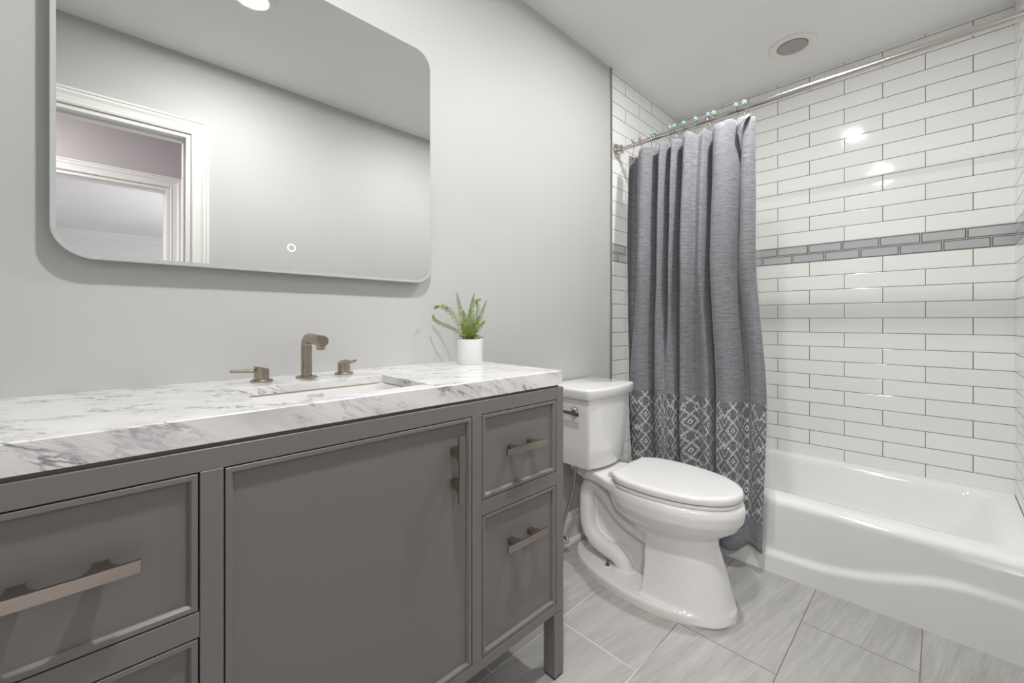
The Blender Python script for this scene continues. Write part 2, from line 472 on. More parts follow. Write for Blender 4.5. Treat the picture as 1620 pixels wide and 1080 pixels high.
can('lit recessed ceiling light over the toilet', 1.571, -.81, M_LENSON_B, M_TRIM)

# ------------------------------------------------------------------ vanity cabinet
VX0, VX1, VY = -.303, .907, -.462
ZR = .872
van = thing('bathroom_vanity', (.302, -.23, 0), 'grey bathroom vanity cabinet with drawers, one door and satin nickel pulls', 'vanity cabinet')
bm = bmesh.new()
box(bm, VX0 + .003, VX0 + .021, -.44, -.006, .197, ZR); box(bm, VX1 - .021, VX1 - .002, -.44, -.006, .197, ZR)
box(bm, VX0 + .021, VX1 - .021, -.44, -.006, .197, .215); box(bm, VX0 + .021, VX1 - .021, -.02, -.006, .215, ZR)
for xx in (.0285, .568): box(bm, xx - .009, xx + .009, -.44, -.02, .215, ZR - .15)
box(bm, VX0 + .02, VX1 - .012, -.452, -.41, ZR - .03, .8797)
obj('carcass', bm, M_CAB, van)
bm = bmesh.new()                                   # face frame: rails and stiles
E_ = .0008
def fr(x0, x1, z0, z1, dy=0): box(bm, x0, x1, VY + dy, -.44, z0, z1, E_, 1)
ZB0, ZB1 = .1975, .2265
DT, DM0, DM1 = .8375, .6215, .5825
fr(VX0 + .033, VX1 - .0325, DT, ZR); fr(VX0 + .033, VX1 - .0325, ZB0, ZB1)
fr(VX0, VX0 + .0325, .1975, ZR, -.0006); fr(VX1 - .032, VX1, .1975, ZR, -.0006)
fr(.0140, .0448, ZB1, DT, -.0004); fr(.5535, .5845, ZB1, DT, -.0004)
fr(VX0 + .033, .0138, DM1, DM0); fr(.5848, VX1 - .0325, DM1, DM0)
obj('face_frame', bm, M_CAB, van)
for lx in (VX0, VX1 - .041):
    for ly in (VY - .0008, -.05):
        bm = bmesh.new(); box(bm, lx, lx + .041, ly, ly + .044, .006, .1955, .0012, 1)
        lg = obj('leg', bm, M_CAB, van)
        bm = bmesh.new(); box(bm, lx + .002, lx + .039, ly + .002, ly + .042, 0, .006)
        obj('foot_pad', bm, M_RUBBER, lg)
def panel(bm, x0, x1, z0, z1):
    """inset front: narrow raised frame with a sloped inner lip and a recessed flat panel"""
    yf, yp = VY, VY + .0085
    def rr(i, y): return [(x0 + i, y, z0 + i), (x1 - i, y, z0 + i), (x1 - i, y, z1 - i), (x0 + i, y, z1 - i)]
    loft(bm, [rr(0, -.443), rr(0, yf + .001), rr(.001, yf), rr(.0080, yf), rr(.0118, yf + .0052), rr(.0120, yp)], True, True, True)
def pull(parent, cx, cz, vertical=False, L=.156):
    """flat bar on two flared posts"""
    yf = VY - .0285; yb = yf + .0065; yp = VY + .0085
    def P(a, y, c): return (cx + c, y, cz + a) if vertical else (cx + a, y, cz + c)
    bm = bmesh.new()
    h = .0088; n = 14; rings = []
    for i in range(n + 1):
        a = -L / 2 + L * i / n; bow = .0012 * math.cos(math.pi * i / n * 1.0 - math.pi / 2)
        y0, y1 = yf - bow, yb - bow
        rings.append([P(a, y0, -h), P(a, y0, h), P(a, y1, h), P(a, y1, -h)])
    loft(bm, rings)
    hb = obj('handle', bm, M_PULL, parent, smooth=False)
    e = hb.modifiers.new('bevel', 'BEVEL'); e.width = .0009; e.segments = 2; e.limit_method = 'ANGLE'
    for s in (-1, 1):
        bm = bmesh.new(); rings = []
        for k in range(9):
            t = k / 8; y = yp + (yb - yp) * t
            hw = .0085 + .0125 * (t ** 3); off = s * .038
            rings.append([P(off - hw, y, -.0075), P(off + hw, y, -.0075), P(off + hw, y, .0075), P(off - hw, y, .0075)])
        loft(bm, rings); obj('post', bm, M_PULL, hb)
G = .0022
def front(name, x0, x1, z0, z1):
    bm = bmesh.new(); panel(bm, x0 + G, x1 - G, z0 + G, z1 - G)
    return obj(name, bm, M_CAB, van)
d = front('door', .0448, .5535, ZB1, DT); pull(d, .5015, .7265 + .0, True)
for x0, x1 in ((.5848, VX1 - .0325), (VX0 + .033, .0138)):
    cx = (x0 + x1) / 2
    d = front('drawer', x0, x1, DM0, DT); pull(d, cx - .004 if x0 > 0 else cx - .005, .7325)
    d = front('drawer', x0, x1, ZB1, DM1); pull(d, cx - .002, .4815)

# ------------------------------------------------------------------ countertop, sink, faucet
ZC = .9219; CTH = .0423
CX0, CX1, CY = -.302, .9032, -.461
SX0, SX1, SY0, SY1 = .112, .463, -.412, -.176
bm = bmesh.new()
def ring4(x0, x1, y0, y1, z): return [bm.verts.new(p) for p in ((x0, y0, z), (x1, y0, z), (x1, y1, z), (x0, y1, z))]
c_ = .0018
rings = [ring4(CX0 + .03, CX1 - .03, CY + .03, -.001, ZC - .02), ring4(CX0 + .03, CX1 - .03, CY + .03, -.001, ZC - CTH),
         ring4(CX0, CX1, CY, -.0005, ZC - CTH), ring4(CX0, CX1, CY, -.0005, ZC - c_), ring4(CX0 + c_, CX1 - c_, CY + c_, -.0005, ZC),
         ring4(SX0, SX1, SY0, SY1, ZC), ring4(SX0 + .001, SX1 - .001, SY0 + .001, SY1 - .001, ZC - .001), ring4(SX0 + .001, SX1 - .001, SY0 + .001, SY1 - .001, ZC - .02)]
rings.append(rings[0])
for a, c in zip(rings, rings[1:]):
    for i in range(4): bm.faces.new((a[i], a[(i + 1) % 4], c[(i + 1) % 4], c[i]))
top = obj('countertop', bm, M_MARBLE, None, (0, 0, 0))
tag(top, 'thick white marble countertop with grey veins on the grey vanity', 'countertop')

sink = thing('sink', ((SX0 + SX1) / 2, (SY0 + SY1) / 2, ZC - .16), 'white rectangular undermount sink set below the marble countertop', 'sink')
bm = bmesh.new(); zz = ZC - .0205
def rr3(x0, x1, y0, y1, r, z): return [(x, y, z) for x, y in rrect(x0, x1, y0, y1, r, 6)]
loft(bm, [rr3(SX0 - .02, SX1 + .02, SY0 - .02, SY1 + .02, .03, zz - .012), rr3(SX0 - .02, SX1 + .02, SY0 - .02, SY1 + .02, .03, zz),
          rr3(SX0 + .0, SX1 - .0, SY0 + .0, SY1 - .0, .02, zz), rr3(SX0 + .005, SX1 - .005, SY0 + .005, SY1 - .004, .022, zz - .005),
          rr3(SX0 + .012, SX1 - .012, SY0 + .012, SY1 - .010, .03, zz - .06), rr3(SX0 + .025, SX1 - .025, SY0 + .025, SY1 - .022, .04, zz - .105),
          rr3(SX0 + .06, SX1 - .06, SY0 + .05, SY1 - .05, .05, zz - .122), rr3(SX0 + .15, SX1 - .15, SY0 + .1, SY1 - .1, .01, zz - .126)], True, False, True)
obj('basin', bm, M_SINK, sink, angle=50)
bm = bmesh.new()                                   # sealant line where basin meets stone
q = [(SX0 + .002, SY0 + .002), (SX1 - .002, SY0 + .002), (SX1 - .002, SY1 - .002), (SX0 + .002, SY1 - .002)]
tube(bm, [(x, y, zz - .0008) for x, y in q], .0011, 6, closed=True)
obj('sealant_line', bm, new_mat('tan_sealant', (.33, .29, .19), .5)[0], sink)
def text_mesh(name, body, size, mat, parent, M, depth=.0003):
    cu = bpy.data.curves.new(name, 'FONT'); cu.body = body; cu.size = size; cu.extrude = depth; cu.align_x = 'CENTER'
    o = bpy.data.objects.new(name, cu); COL.objects.link(o)
    me = bpy.data.meshes.new_from_object(o.evaluated_get(bpy.context.evaluated_depsgraph_get()))
    bpy.data.objects.remove(o); bpy.data.curves.remove(cu)
    me.transform(M); me.materials.clear(); me.materials.append(mat)
    me.transform(Matrix.Translation(-world_loc(parent)))
    r = bpy.data.objects.new(name, me); COL.objects.link(r); r.parent = parent; return r
M_PRINT = new_mat('pale_grey_print', (.60, .60, .59), .4)[0]
text_mesh('lettering', 'KOHLER', .0105, M_PRINT, sink, Matrix.Translation((.283, SY1 - .0064, zz - .0165)) @ Matrix.Rotation(math.radians(90 - 6), 4, 'X'))

fau = thing('faucet', (.290, -.092, ZC), 'brushed nickel faucet with curved spout and two lever handles', 'faucet')
FX, FY = .290, -.092
bm = bmesh.new()
path = [(FX, FY, ZC + .004), (FX, FY, ZC + .04), (FX, FY, ZC + .085)]
for a in range(0, 91, 9):
    a = math.radians(a); path.append((FX, FY - .022 + .022 * math.cos(a), ZC + .085 + .0195 * math.sin(a)))
path += [(FX, FY - .06, ZC + .1035), (FX, FY - .118, ZC + .1005), (FX, FY - .121, ZC + .1003)]
tube(bm, path, [.0133] * (len(path) - 1) + [.0122], 28)
sp = obj('spout', bm, M_NICKEL, fau, angle=40)
bm = bmesh.new(); lathe(bm, [(0, 0), (.0095, 0), (.0105, .002), (.0105, .017), (.008, .019)], (FX, FY - .104, ZC + .0785), 24)
obj('aerator', bm, M_NICKEL, sp, angle=40)
def flange(x, y, r, parent):
    bm = bmesh.new(); lathe(bm, [(0, 0), (r, 0), (r, .0035), (r - .0015, .0052), (0, .0052)], (x, y, ZC + .0002), 36)
    return obj('base_flange', bm, M_NICKEL, parent, angle=40)
flange(FX, FY, .0255, fau)
bm = bmesh.new(); box(bm, FX - .012, FX - .0065, FY - .0112, FY - .0108, ZC + .031, ZC + .033)
obj('stamped_mark', bm, M_CHROME_DARKENED, sp)
def fhandle(x, y, ang):
    bm = bmesh.new(); n = 28; R = .0168; d = Vector((math.cos(ang), math.sin(ang), 0)); rings = []
    for hh in (0, .0045, .006, .020):
        rings.append([(x + R * math.cos(2 * math.pi * k / n), y + R * math.sin(2 * math.pi * k / n), ZC + .0052 + hh) for k in range(n)])
    top = []
    for sc_ in (1.0, .9):
        r = []
        for k in range(n):
            cx, cy = R * sc_ * math.cos(2 * math.pi * k / n), R * sc_ * math.sin(2 * math.pi * k / n)
            r.append((x + cx, y + cy, ZC + .0052 + .0285 + .0045 * ((cx * d.x + cy * d.y) / R) + (.0012 if sc_ < 1 else 0)))
        top.append(r)
    loft(bm, rings + top)
    h = obj('handle', bm, M_NICKEL, fau, angle=40)
    flange(x, y, .0245, h)
    bm = bmesh.new(); p0 = Vector((x, y, ZC + .0275)) + d * .012
    tube(bm, [p0, p0 + d * .02 + Vector((0, 0, .0012)), p0 + d * .057 + Vector((0, 0, .0035))], .0041, 14)
    obj('lever', bm, M_NICKEL, h, angle=40)
fhandle(.186, -.089, math.radians(180 + 12)); fhandle(.392, -.085, math.radians(40))

# ------------------------------------------------------------------ mirror
MX0, MX1, MZ0, MZ1, MY = -.171, .721, 1.200, 1.998, -.034
mir = thing('wall_mirror', ((MX0 + MX1) / 2, -.017, MZ0), 'large round-cornered wall mirror with frosted edge above the countertop', 'mirror')
def rrz(i, y, r): return [(x, y, z) for x, z in rrect(MX0 + i, MX1 - i, MZ0 + i, MZ1 - i, r, 12)]
bm = bmesh.new(); loft(bm, [rrz(.035, -.0005, .03), rrz(.035, MY + .008, .03)]); obj('back_box', bm, M_ZINC, mir, angle=40)
bm = bmesh.new(); loft(bm, [rrz(0, MY + .008, .065), rrz(0, MY + .001, .065), rrz(.001, MY, .064), rrz(.0095, MY, .056), rrz(.0095, MY + .004, .056)], True, True, True)
obj('frosted_border', bm, M_FROST, mir, angle=40)
bm = bmesh.new(); vs = [bm.verts.new(p) for p in rrz(.0094, MY - .0001, .0561)]; bm.faces.new(vs); obj('mirror_glass', bm, M_MIRROR, mir)
bm = bmesh.new(); TX, TZ = .2705, 1.2705
loft(bm, [[(TX + r * math.cos(k * math.pi / 20), MY - y, TZ + r * math.sin(k * math.pi / 20)) for k in range(40)] for r, y in ((.0080, .0002), (.0080, .0006), (.0102, .0006), (.0102, .0002))], True, False, False)
obj('touch_button', bm, M_RING, mir)

# ------------------------------------------------------------------ fern in a white pot
PX, PY = .825, -.110
plant = thing('potted_fern', (PX, PY, ZC), 'small green fern in a white pot on the marble countertop', 'potted plant')
bm = bmesh.new(); lathe(bm, [(0, 0), (.0425, 0), (.0450, .003), (.0455, .0855), (.0440, .0865), (.0425, .0855), (.0420, .076), (0, .076)], (PX, PY, ZC), 48)
obj('pot', bm, M_POT, plant, angle=50)
bm = bmesh.new(); lathe(bm, [(0, .002), (.02, .0045), (.0415, 0)], (PX, PY, ZC + .0765), 24); obj('soil', bm, M_SOIL, plant, smooth=True)
RV = Vector((.716, -.698, 0)); FV = Vector((.698, .716, 0))
ORG = Vector((PX, PY, ZC + .080))
rnd = random.Random(3)
def frond(pts, ll, n=0, dens=1):
    """pts: (right, up, deep) in metres from the pot rim; ll leaflet length"""
    path = spline([ORG + RV * a + Vector((0, 0, b)) + FV * c for a, b, c in pts], 12)
    bm = bmesh.new()
    tube(bm, path, [.0011 * (1 - .75 * i / len(path)) for i in range(len(path))], 5)
    fs0 = len(bm.faces)
    N = len(path) - 1; n = int(sum((p - q).length for p, q in zip(path, path[1:])) / .0042)
    for i in range(n):
        t = .08 + .92 * i / (n - 1); f = t * N; k = min(int(f), N - 1)
        p = path[k].lerp(path[k + 1], f - k); tg = (path[k + 1] - path[k]).normalized()
        L = ll * 1.08 * min(1.0, .45 + t / .28) * (1.02 - t) ** .52 * (.8 + .4 * rnd.random())
        for q in range(dens * 2):
            ph = (q % 2) * math.pi + rnd.uniform(-.35, .35)
            side = (RV * math.cos(ph) + (FV * .8) * math.sin(ph)); side = (side - tg * side.dot(tg)).normalized()
            d = (tg * rnd.uniform(.55, .95) + side).normalized(); wv = d.cross(FV)
            if wv.length < .1: wv = d.cross(Vector((0, 0, 1)))
            wv = wv.normalized() * .00125; bend = Vector((0, 0, -.10 * L))
            m1 = p + d * L * .5; e = p + d * L + bend
            th = FV * .0002
            A = [bm.verts.new(v) for v in (p - wv * .5, p + wv * .5, m1 + wv, m1 - wv, e, m1 - FV * .0004)]
            for fc in ((0, 1, 2, 5), (0, 5, 3), (5, 2, 4), (3, 5, 4)): bm.faces.new([A[j] for j in fc])
    me = bpy.data.meshes.new('frond'); bmesh.ops.translate(bm, verts=bm.verts, vec=-world_loc(plant)); bm.to_mesh(me); bm.free()
    me.materials.append(M_LEAF)
    o = bpy.data.objects.new('frond', me); COL.objects.link(o); o.parent = plant
K = .00215
def pxl(*a): return [((u - 740) * K, (533 - v) * K, c) for u, v, c in a]
frond(pxl((738, 531, 0), (731, 510, .004), (724, 482, .008), (718, 454, .01)), .020)
frond(pxl((741, 531, 0), (743, 505, -.012), (744, 480, -.02), (748, 457, -.024)), .020)
frond(pxl((743, 531, 0), (749, 512, .006), (758, 490, .012), (767, 467, .016)), .018)
frond(pxl((742, 531, .01), (748, 505, .022), (752, 478, .03), (749, 468, .03), (757, 464, .032)), .014)
frond(pxl((738, 531, -.004), (727, 510, -.015), (711, 487, -.02), (699, 478, -.022), (690, 477.5, -.02), (683, 480, -.02)), .018)
frond(pxl((737, 531, -.01), (722, 517, -.02), (706, 509, -.028), (692, 503, -.03), (684, 497, -.03), (683, 491, -.03)), .015)
frond(pxl((739, 531, -.006), (735, 512, -.016), (733, 497, -.022), (731, 485, -.024)), .018)
frond(pxl((742, 531, -.008), (748, 516, -.02), (753, 503, -.028), (756, 494, -.03)), .018)
frond(pxl((740, 531, .012), (737, 508, .02), (738, 490, .026), (741, 478, .03)), .016)
frond(pxl((741, 531, .01), (752, 516, .018), (759, 506, .02), (764, 501, .02)), .014)
for a, b, c in ((720, 530, -.02), (724, 524, -.03), (758, 531, -.02), (756, 523, -.03), (733, 520, -.035), (747, 518, -.035), (762, 527, 0), (741, 514, -.03), (728, 512, .01), (752, 511, .0), (736, 500, .0), (746, 496, .012), (740, 506, -.03), (729, 505, -.02), (754, 503, -.02)):
    frond(pxl((740, 533, c * .2), ((740 + a) / 2, (533 + b) / 2 - 2, c * .7), (a, b, c)), .014, 16)

# ------------------------------------------------------------------ toilet
TXA = 1.515
toi = thing('toilet', (TXA, -.40, 0), 'white two-piece toilet with closed lid between vanity and bathtub', 'toilet')
def egg(tb, tf, w, tw, z, nb=2.4, nf=2.0, n=64):
    """plan outline: back at tb, front at tf (distance from the wall), widest (half width w) at tw"""
    out = []
    for k in range(n):
        a = 2 * math.pi * k / n; c, s_ = math.cos(a), math.sin(a)
        e = nf if c > 0 else nb
        L = (tf - tw) if c > 0 else (tw - tb)
        t = tw + L * math.copysign(abs(c) ** (2 / e), c); x = w * math.copysign(abs(s_) ** (2 / e), s_)
        out.append((TXA + x, -t, z))
    return out
def fused(name, parts, mat, parent, voxel=.004, smooth_it=6, cut=None):
    """parts are closed bmeshes; they are fused into one continuous glazed skin"""
    bm = bmesh.new()
    for p in parts:
        bmesh.ops.recalc_face_normals(p, faces=p.faces)
        me = bpy.data.meshes.new('t'); p.to_mesh(me); p.free(); bm.from_mesh(me); bpy.data.meshes.remove(me)
    me = bpy.data.meshes.new(name); bm.to_mesh(me); bm.free()
    o = bpy.data.objects.new(name, me); COL.objects.link(o)
    r = o.modifiers.new('r', 'REMESH'); r.mode = 'VOXEL'; r.voxel_size = voxel; r.use_smooth_shade = True
    c = None
    if cut:
        bmesh.ops.recalc_face_normals(cut, faces=cut.faces)
        cm = bpy.data.meshes.new('c'); cut.to_mesh(cm); cut.free(); c = bpy.data.objects.new('c', cm); COL.objects.link(c)
        b_ = o.modifiers.new('b', 'BOOLEAN'); b_.operation = 'DIFFERENCE'; b_.object = c; b_.solver = 'FAST'
        r2 = o.modifiers.new('r2', 'REMESH'); r2.mode = 'VOXEL'; r2.voxel_size = voxel; r2.use_smooth_shade = True
    s_ = o.modifiers.new('s', 'SMOOTH'); s_.factor = .5; s_.iterations = smooth_it
    bpy.context.view_layer.update()
    nm = bpy.data.meshes.new_from_object(o.evaluated_get(bpy.context.evaluated_depsgraph_get()))
    bpy.data.objects.remove(o)
    if c: bpy.data.objects.remove(c)
    nm.transform(Matrix.Translation(-world_loc(parent))); nm.materials.clear(); nm.materials.append(mat)
    nm.polygons.foreach_set('use_smooth', [True] * len(nm.polygons))
    q = bpy.data.objects.new(name, nm); COL.objects.link(q); q.parent = parent; return q
# bowl with rolled rim
B1 = bmesh.new()
loft(B1, [egg(.42, .52, .03, .47, .16), egg(.40, .60, .07, .49, .20), egg(.37, .668, .105, .50, .245), egg(.345, .690, .122, .50, .272),
          egg(.30, .722, .146, .50, .294), egg(.285, .758, .172, .51, .322), egg(.275, .779, .186, .515, .355), egg(.27, .784, .189, .515, .388),
          egg(.27, .779, .185, .515, .410), egg(.275, .768, .176, .515, .418)])
# deck the tank stands on
B2 = bmesh.new()
def deck(z, e=0): return [(TXA + x, -t, z) for x, t in [(-.058 + e, .06 + e), (-.066 + e, .150), (-.098 + e, .172), (-.104 + e, .225), (-.135 + e, .30), (-.165 + e, .40), (.165 - e, .40), (.135 - e, .30), (.104 - e, .225), (.098 - e, .172), (.066 - e, .150), (.058 - e, .06 + e)]]
loft(B2, [deck(.376, .01), deck(.384), deck(.412), deck(.420, .006)])
B2b = bmesh.new()                                  # throat below the deck
def thr(z, w_, t0, t1): return [(TXA + x, -t, z) for x, t in [(-w_, t0), (-w_, t1), (w_, t1), (w_, t0)]]
loft(B2b, [thr(.240, .022, .30, .46), thr(.31, .030, .22, .46), thr(.352, .046, .13, .46), thr(.385, .068, .09, .46)])
# front column
B3 = bmesh.new()
def colm(z, tf, w_, tb=.468):
    o = []
    n = 40
    for k in range(n + 1):
        a = math.pi * k / n - math.pi / 2
        c, s_ = math.cos(a), math.sin(a)
        o.append((TXA + w_ * math.copysign(abs(s_) ** .82, s_), -(tb + (tf - tb) * abs(c) ** .72), z))
    return o
loft(B3, [colm(.004, .757, .158, .452), colm(.05, .744, .140, .462), colm(.11, .729, .128), colm(.16, .714, .121), colm(.23, .692, .116), colm(.285, .690, .120), colm(.32, .70, .124)])
# base plate
B4 = bmesh.new()
loft(B4, [egg(.075 + e, .757 - e, .180 - e, .445, z, 1.85, 1.95) for z, e in ((.003, 0), (.028, 0), (.036, .006))])
# web between the trapways
B5 = bmesh.new()
web = [(.13, .02), (.12, .30), (.16, .375), (.46, .375), (.50, .02)]
loft(B5, [[(TXA + sx, -t, z) for t, z in web] for sx in (-.018, .018)])
tr = []
for sgn in (-1, 1):
    T = bmesh.new()
    P = spline([(.47, .205), (.40, .222), (.33, .250), (.27, .300), (.225, .345), (.178, .352), (.146, .315), (.142, .235), (.150, .155), (.180, .112), (.240, .092), (.305, .078), (.345, .050), (.36, .02)], 6)
    P = spline([(TXA + sgn * .040, -.47, .205), (TXA + sgn * .042, -.40, .222), (TXA + sgn * .043, -.33, .252), (TXA + sgn * .042, -.27, .300), (TXA + sgn * .040, -.222, .338), (TXA + sgn * .038, -.178, .345), (TXA + sgn * .038, -.148, .310), (TXA + sgn * .040, -.146, .235), (TXA + sgn * .043, -.155, .158), (TXA + sgn * .047, -.190, .112), (TXA + sgn * .050, -.250, .090), (TXA + sgn * .050, -.305, .078), (TXA + sgn * .047, -.336, .052), (TXA + sgn * .044, -.350, .012)], 6)
    tube(T, P, .0345, 20); tr.append(T)
cut = bmesh.new()
cr = []
for sx in (-.12, .12):
    cr.append([(TXA + sx, -(.226 + .004 + (.024 * math.cos(a) * .80 + .011 * math.sin(a) * .6)), .276 + (-.024 * math.cos(a) * .6 + .011 * math.sin(a) * .8)) for a in [2 * math.pi * k / 20 for k in range(20)]])
loft(cut, cr)
fused('bowl', [B1, B2, B2b, B3, B4, B5] + tr, M_PORC, toi, .004, 5, cut)
bm = bmesh.new()
loft(bm, [egg(.074, .759, .182, .445, 0, 1.85, 1.95), egg(.074, .759, .182, .445, .0045, 1.85, 1.95), egg(.080, .752, .176, .445, .006, 1.85, 1.95)])
obj('floor_caulk', bm, M_CAULK, toi)
# tank and lid
def tk(w_, tc, bow, z, r=.016, tb=.022):
    o = []
    n = 16
    o += [(TXA + w_, -tb, z), (TXA - w_, -tb, z)]
    o.append((TXA - w_, -(tc - r), z))
    o.append((TXA - w_ + r * .12, -(tc - r * .45), z)); o.append((TXA - w_ + r * .45, -(tc - r * .08), z))
    for k in range(n + 1):
        u = -1 + 2 * k / n; x = (w_ - r) * u
        o.append((TXA + x, -(tc + .001 + bow * (1 - u * u)), z))
    o.append((TXA + w_ - r * .45, -(tc - r * .08), z)); o.append((TXA + w_ - r * .12, -(tc - r * .45), z)); o.append((TXA + w_, -(tc - r), z))
    return o
bm = bmesh.new()
loft(bm, [tk(.128, .214, .018, .432), tk(.137, .223, .020, .437), tk(.141, .226, .020, .447), tk(.149, .232, .020, .53), tk(.157, .238, .020, .63), tk(.167, .243, .020, .745)])
obj('tank', bm, M_PORC, toi, angle=32)
bm = bmesh.new()
loft(bm, [tk(.170, .243, .020, .7395), tk(.179, .249, .021, .7405), tk(.182, .252, .021, .745), tk(.187, .255, .021, .772), tk(.1865, .2545, .021, .779), tk(.182, .250, .021, .784), tk(.174, .243, .020, .7862)])
obj('tank_lid', bm, M_PORC, toi, angle=40)
bm = bmesh.new(); lathe(bm, [(0, 0), (.030, 0), (.034, .010), (.034, .017), (0, .017)], (TXA, -.135, .416), 24)
obj('tank_gasket', bm, M_RUBBER, toi, angle=40)
# side flush lever
bm = bmesh.new(); lx = TXA - .166
lathe(bm, [(.0001, -.013), (.008, -.0125), (.0135, -.009), (.0150, -.003), (.0150, .004)], (lx - .001, -.170, .690), 28, 'x')
lv = obj('flush_lever', bm, M_CHROME, toi, smooth=True)
bm = bmesh.new()
loft(bm, [[(lx - .021 + a, -.205 + b * 0 + t, .677 + c + dz) for a, c in rr_] for t, dz, rr_ in
     [(0.0, 0.0, [(-.005, -.007), (.005, -.007), (.005, .007), (-.005, .007)]), (.03, .002, [(-.006, -.0075), (.006, -.0075), (.006, .0075), (-.006, .0075)]), (.12, .004, [(-.004, -.006), (.004, -.006), (.004, .006), (-.004, .006)])] for b in (0,)])
box(bm, lx - .018, lx - .004, -.176, -.164, .677, .689)
la = obj('lever_arm', bm, M_CHROME_DARKENED, lv)
e = la.modifiers.new('bevel', 'BEVEL'); e.width = .003; e.segments = 3
# seat and lid
LIDP = [(.322, 0), (.322, .06), (.322, .112), (.3226, .121), (.326, .130), (.336, .140), (.355, .1535), (.38, .170), (.43, .180), (.49, .184), (.55, .180), (.61, .168), (.66, .151), (.70, .129), (.73, .106), (.752, .080), (.765, .056), (.773, .030), (.776, 0)]
def seat(z, e, k=1.0):
    half = spline([(t, w_, 0) for t, w_ in LIDP], 3)
    pts = [(p.x, p.y) for p in half]; full = [(t, -w_) for t, w_ in pts] + [(t, w_) for t, w_ in pts[-2:0:-1]]
    c = .52
    sx = lambda w_: w_ * (1 - e / .184); st = lambda t: c + (t - c) * (1 - e / .245)
    return [(TXA + sx(w_), -st(t), z) for t, w_ in full]
bm = bmesh.new(); loft(bm, [seat(.4180, .004), seat(.4188, .0025), seat(.4282, .0025), seat(.4292, .004), seat(.4294, .024), seat(.4360, .024)])
obj('seat', bm, M_SEAT, toi, angle=40)
bm = bmesh.new(); loft(bm, [seat(.4345, .003), seat(.4350, .0010), seat(.4370, 0), seat(.4500, .0010), seat(.4560, .0030), seat(.4592, .0065), seat(.4610, .012), seat(.4620, .03), seat(.4626, .09), seat(.4629, .16)])
obj('seat_lid', bm, M_SEAT, toi, angle=60)
for sx in (-.075, .075):
    bm = bmesh.new(); tube(bm, [(TXA + sx - .022, -.303, .433), (TXA + sx + .022, -.303, .433)], .0105, 16); box(bm, TXA + sx - .016, TXA + sx + .016, -.316, -.284, .4195, .428, .002)
    obj('seat_hinge', bm, M_SEAT, toi, angle=40)
for sx in (-.088, .088):
    bm = bmesh.new(); lathe(bm, [(0, .0), (.0145, .0), (.0145, .003), (.010, .0045), (0, .0045)], (TXA + sx, -.283, .0355), 24)
    wsh = obj('bolt_washer', bm, M_PORC, toi, angle=40)
    bm = bmesh.new(); lathe(bm, [(0, 0), (.0085, 0), (.0085, .006), (.0045, .009), (.0038, .020), (.002, .0215), (0, .0215)], (TXA + sx, -.283, .0398), 12)
    obj('floor_bolt', bm, M_BRASS, wsh, angle=40)

# water supply
sup = thing('water_supply_valve', (1.425, -.045, .05), 'chrome stop valve with braided hose by the baseboard left of the toilet', 'water supply valve')
bm = bmesh.new()
hp = spline([(1.450, -.095, .428), (1.450, -.094, .385), (1.449, -.090, .33), (1.438, -.078, .25), (1.410, -.062, .16), (1.402, -.055, .095)], 10)
tube(bm, hp, .0072, 12)
for i in range(3, len(hp) - 3, 1): pass
obj('braided_hose', bm, M_STEEL, sup, smooth=True)
bm = bmesh.new(); lathe(bm, [(0, 0), (.011, 0), (.011, .012), (.016, .013), (.016, .020), (0, .020)], (1.450, -.095, .414), 16); obj('hose_nut', bm, M_SEAT, sup, angle=40)
bm = bmesh.new(); lathe(bm, [(0, -.058), (.009, -.058), (.009, -.030), (.0105, -.028), (.0105, -.008), (.026, -.004), (.026, 0)], (1.402, -.0145, .072), 24, 'y')
lathe(bm, [(0, 0), (.0075, 0), (.0075, .022), (0, .022)], (1.402, -.055, .078), 16)
obj('valve_body', bm, M_CHROME, sup, angle=40)
bm = bmesh.new(); lathe(bm, [(0, 0), (.004, 0), (.004, .012), (.016, .013), (.019, .018), (.016, .024), (0, .024)], (1.408, -.060, .064), 20, 'x'); obj('valve_handle', bm, M_CHROME, sup, angle=40)

# ------------------------------------------------------------------ bathtub
TX0, ZT = 1.943, .3147
NY, NC = 80, 8
def tubring(x0, x1, y0, y1, r, z, fx=None):
    """y0 is the far end (negative), y1 the vanity wall end; the front side carries NY points"""
    out = []
    def arc(cx, cy, a0):
        for k in range(NC + 1):
            a = math.radians(a0 + 90 * k / NC); out.append((cx + r * math.cos(a), cy + r * math.sin(a), z))
    arc(x1 - r, y0 + r, -90); 
    for k in range(1, 30): out.append((x1, y0 + r + (y1 - y0 - 2 * r) * k / 30, z))
    arc(x1 - r, y1 - r, 0); arc(x0 + r, y1 - r, 90)
    for k in range(1, NY):
        y = y1 - r - (y1 - y0 - 2 * r) * k / NY
        out.append((x0 + (fx(y, z) if fx else 0), y, z))
    arc(x0 + r, y0 + r, 180)
    return out
YC = -.745
def crease(y): s_ = abs(y - YC); return .084 + .105 * smooth01(s_ / .60) ** 2
def apron(y, z):
    d = (z - crease(y)) / .016
    fade = 1 - .55 * smooth01((abs(y - YC) - .48) / .22)
    return fade * .015 * (smooth01(d * .5 + .5)) + .003 * max(0, z - .1) / .2
X1, Y0, Y1 = XB - .002, -WR + .002, -.002
rings = [tubring(TX0, X1, Y0, Y1, .004, .3 * i / 48.0 * .92, apron) for i in range(0, 49)]
fxr = lambda y, z: .018
rings += [tubring(TX0 - .001 + a, X1, Y0, Y1, .004, z, None) for a, z in ((.0185, .284), (.0195, .292), (.0225, .300), (.028, .3065), (.037, .3115), (.050, .3140), (.075, .3147))]
I = lambda f, b_, e, g, z, r: tubring(TX0 + f, X1 - b_, Y0 + e, Y1 - g, r, z)
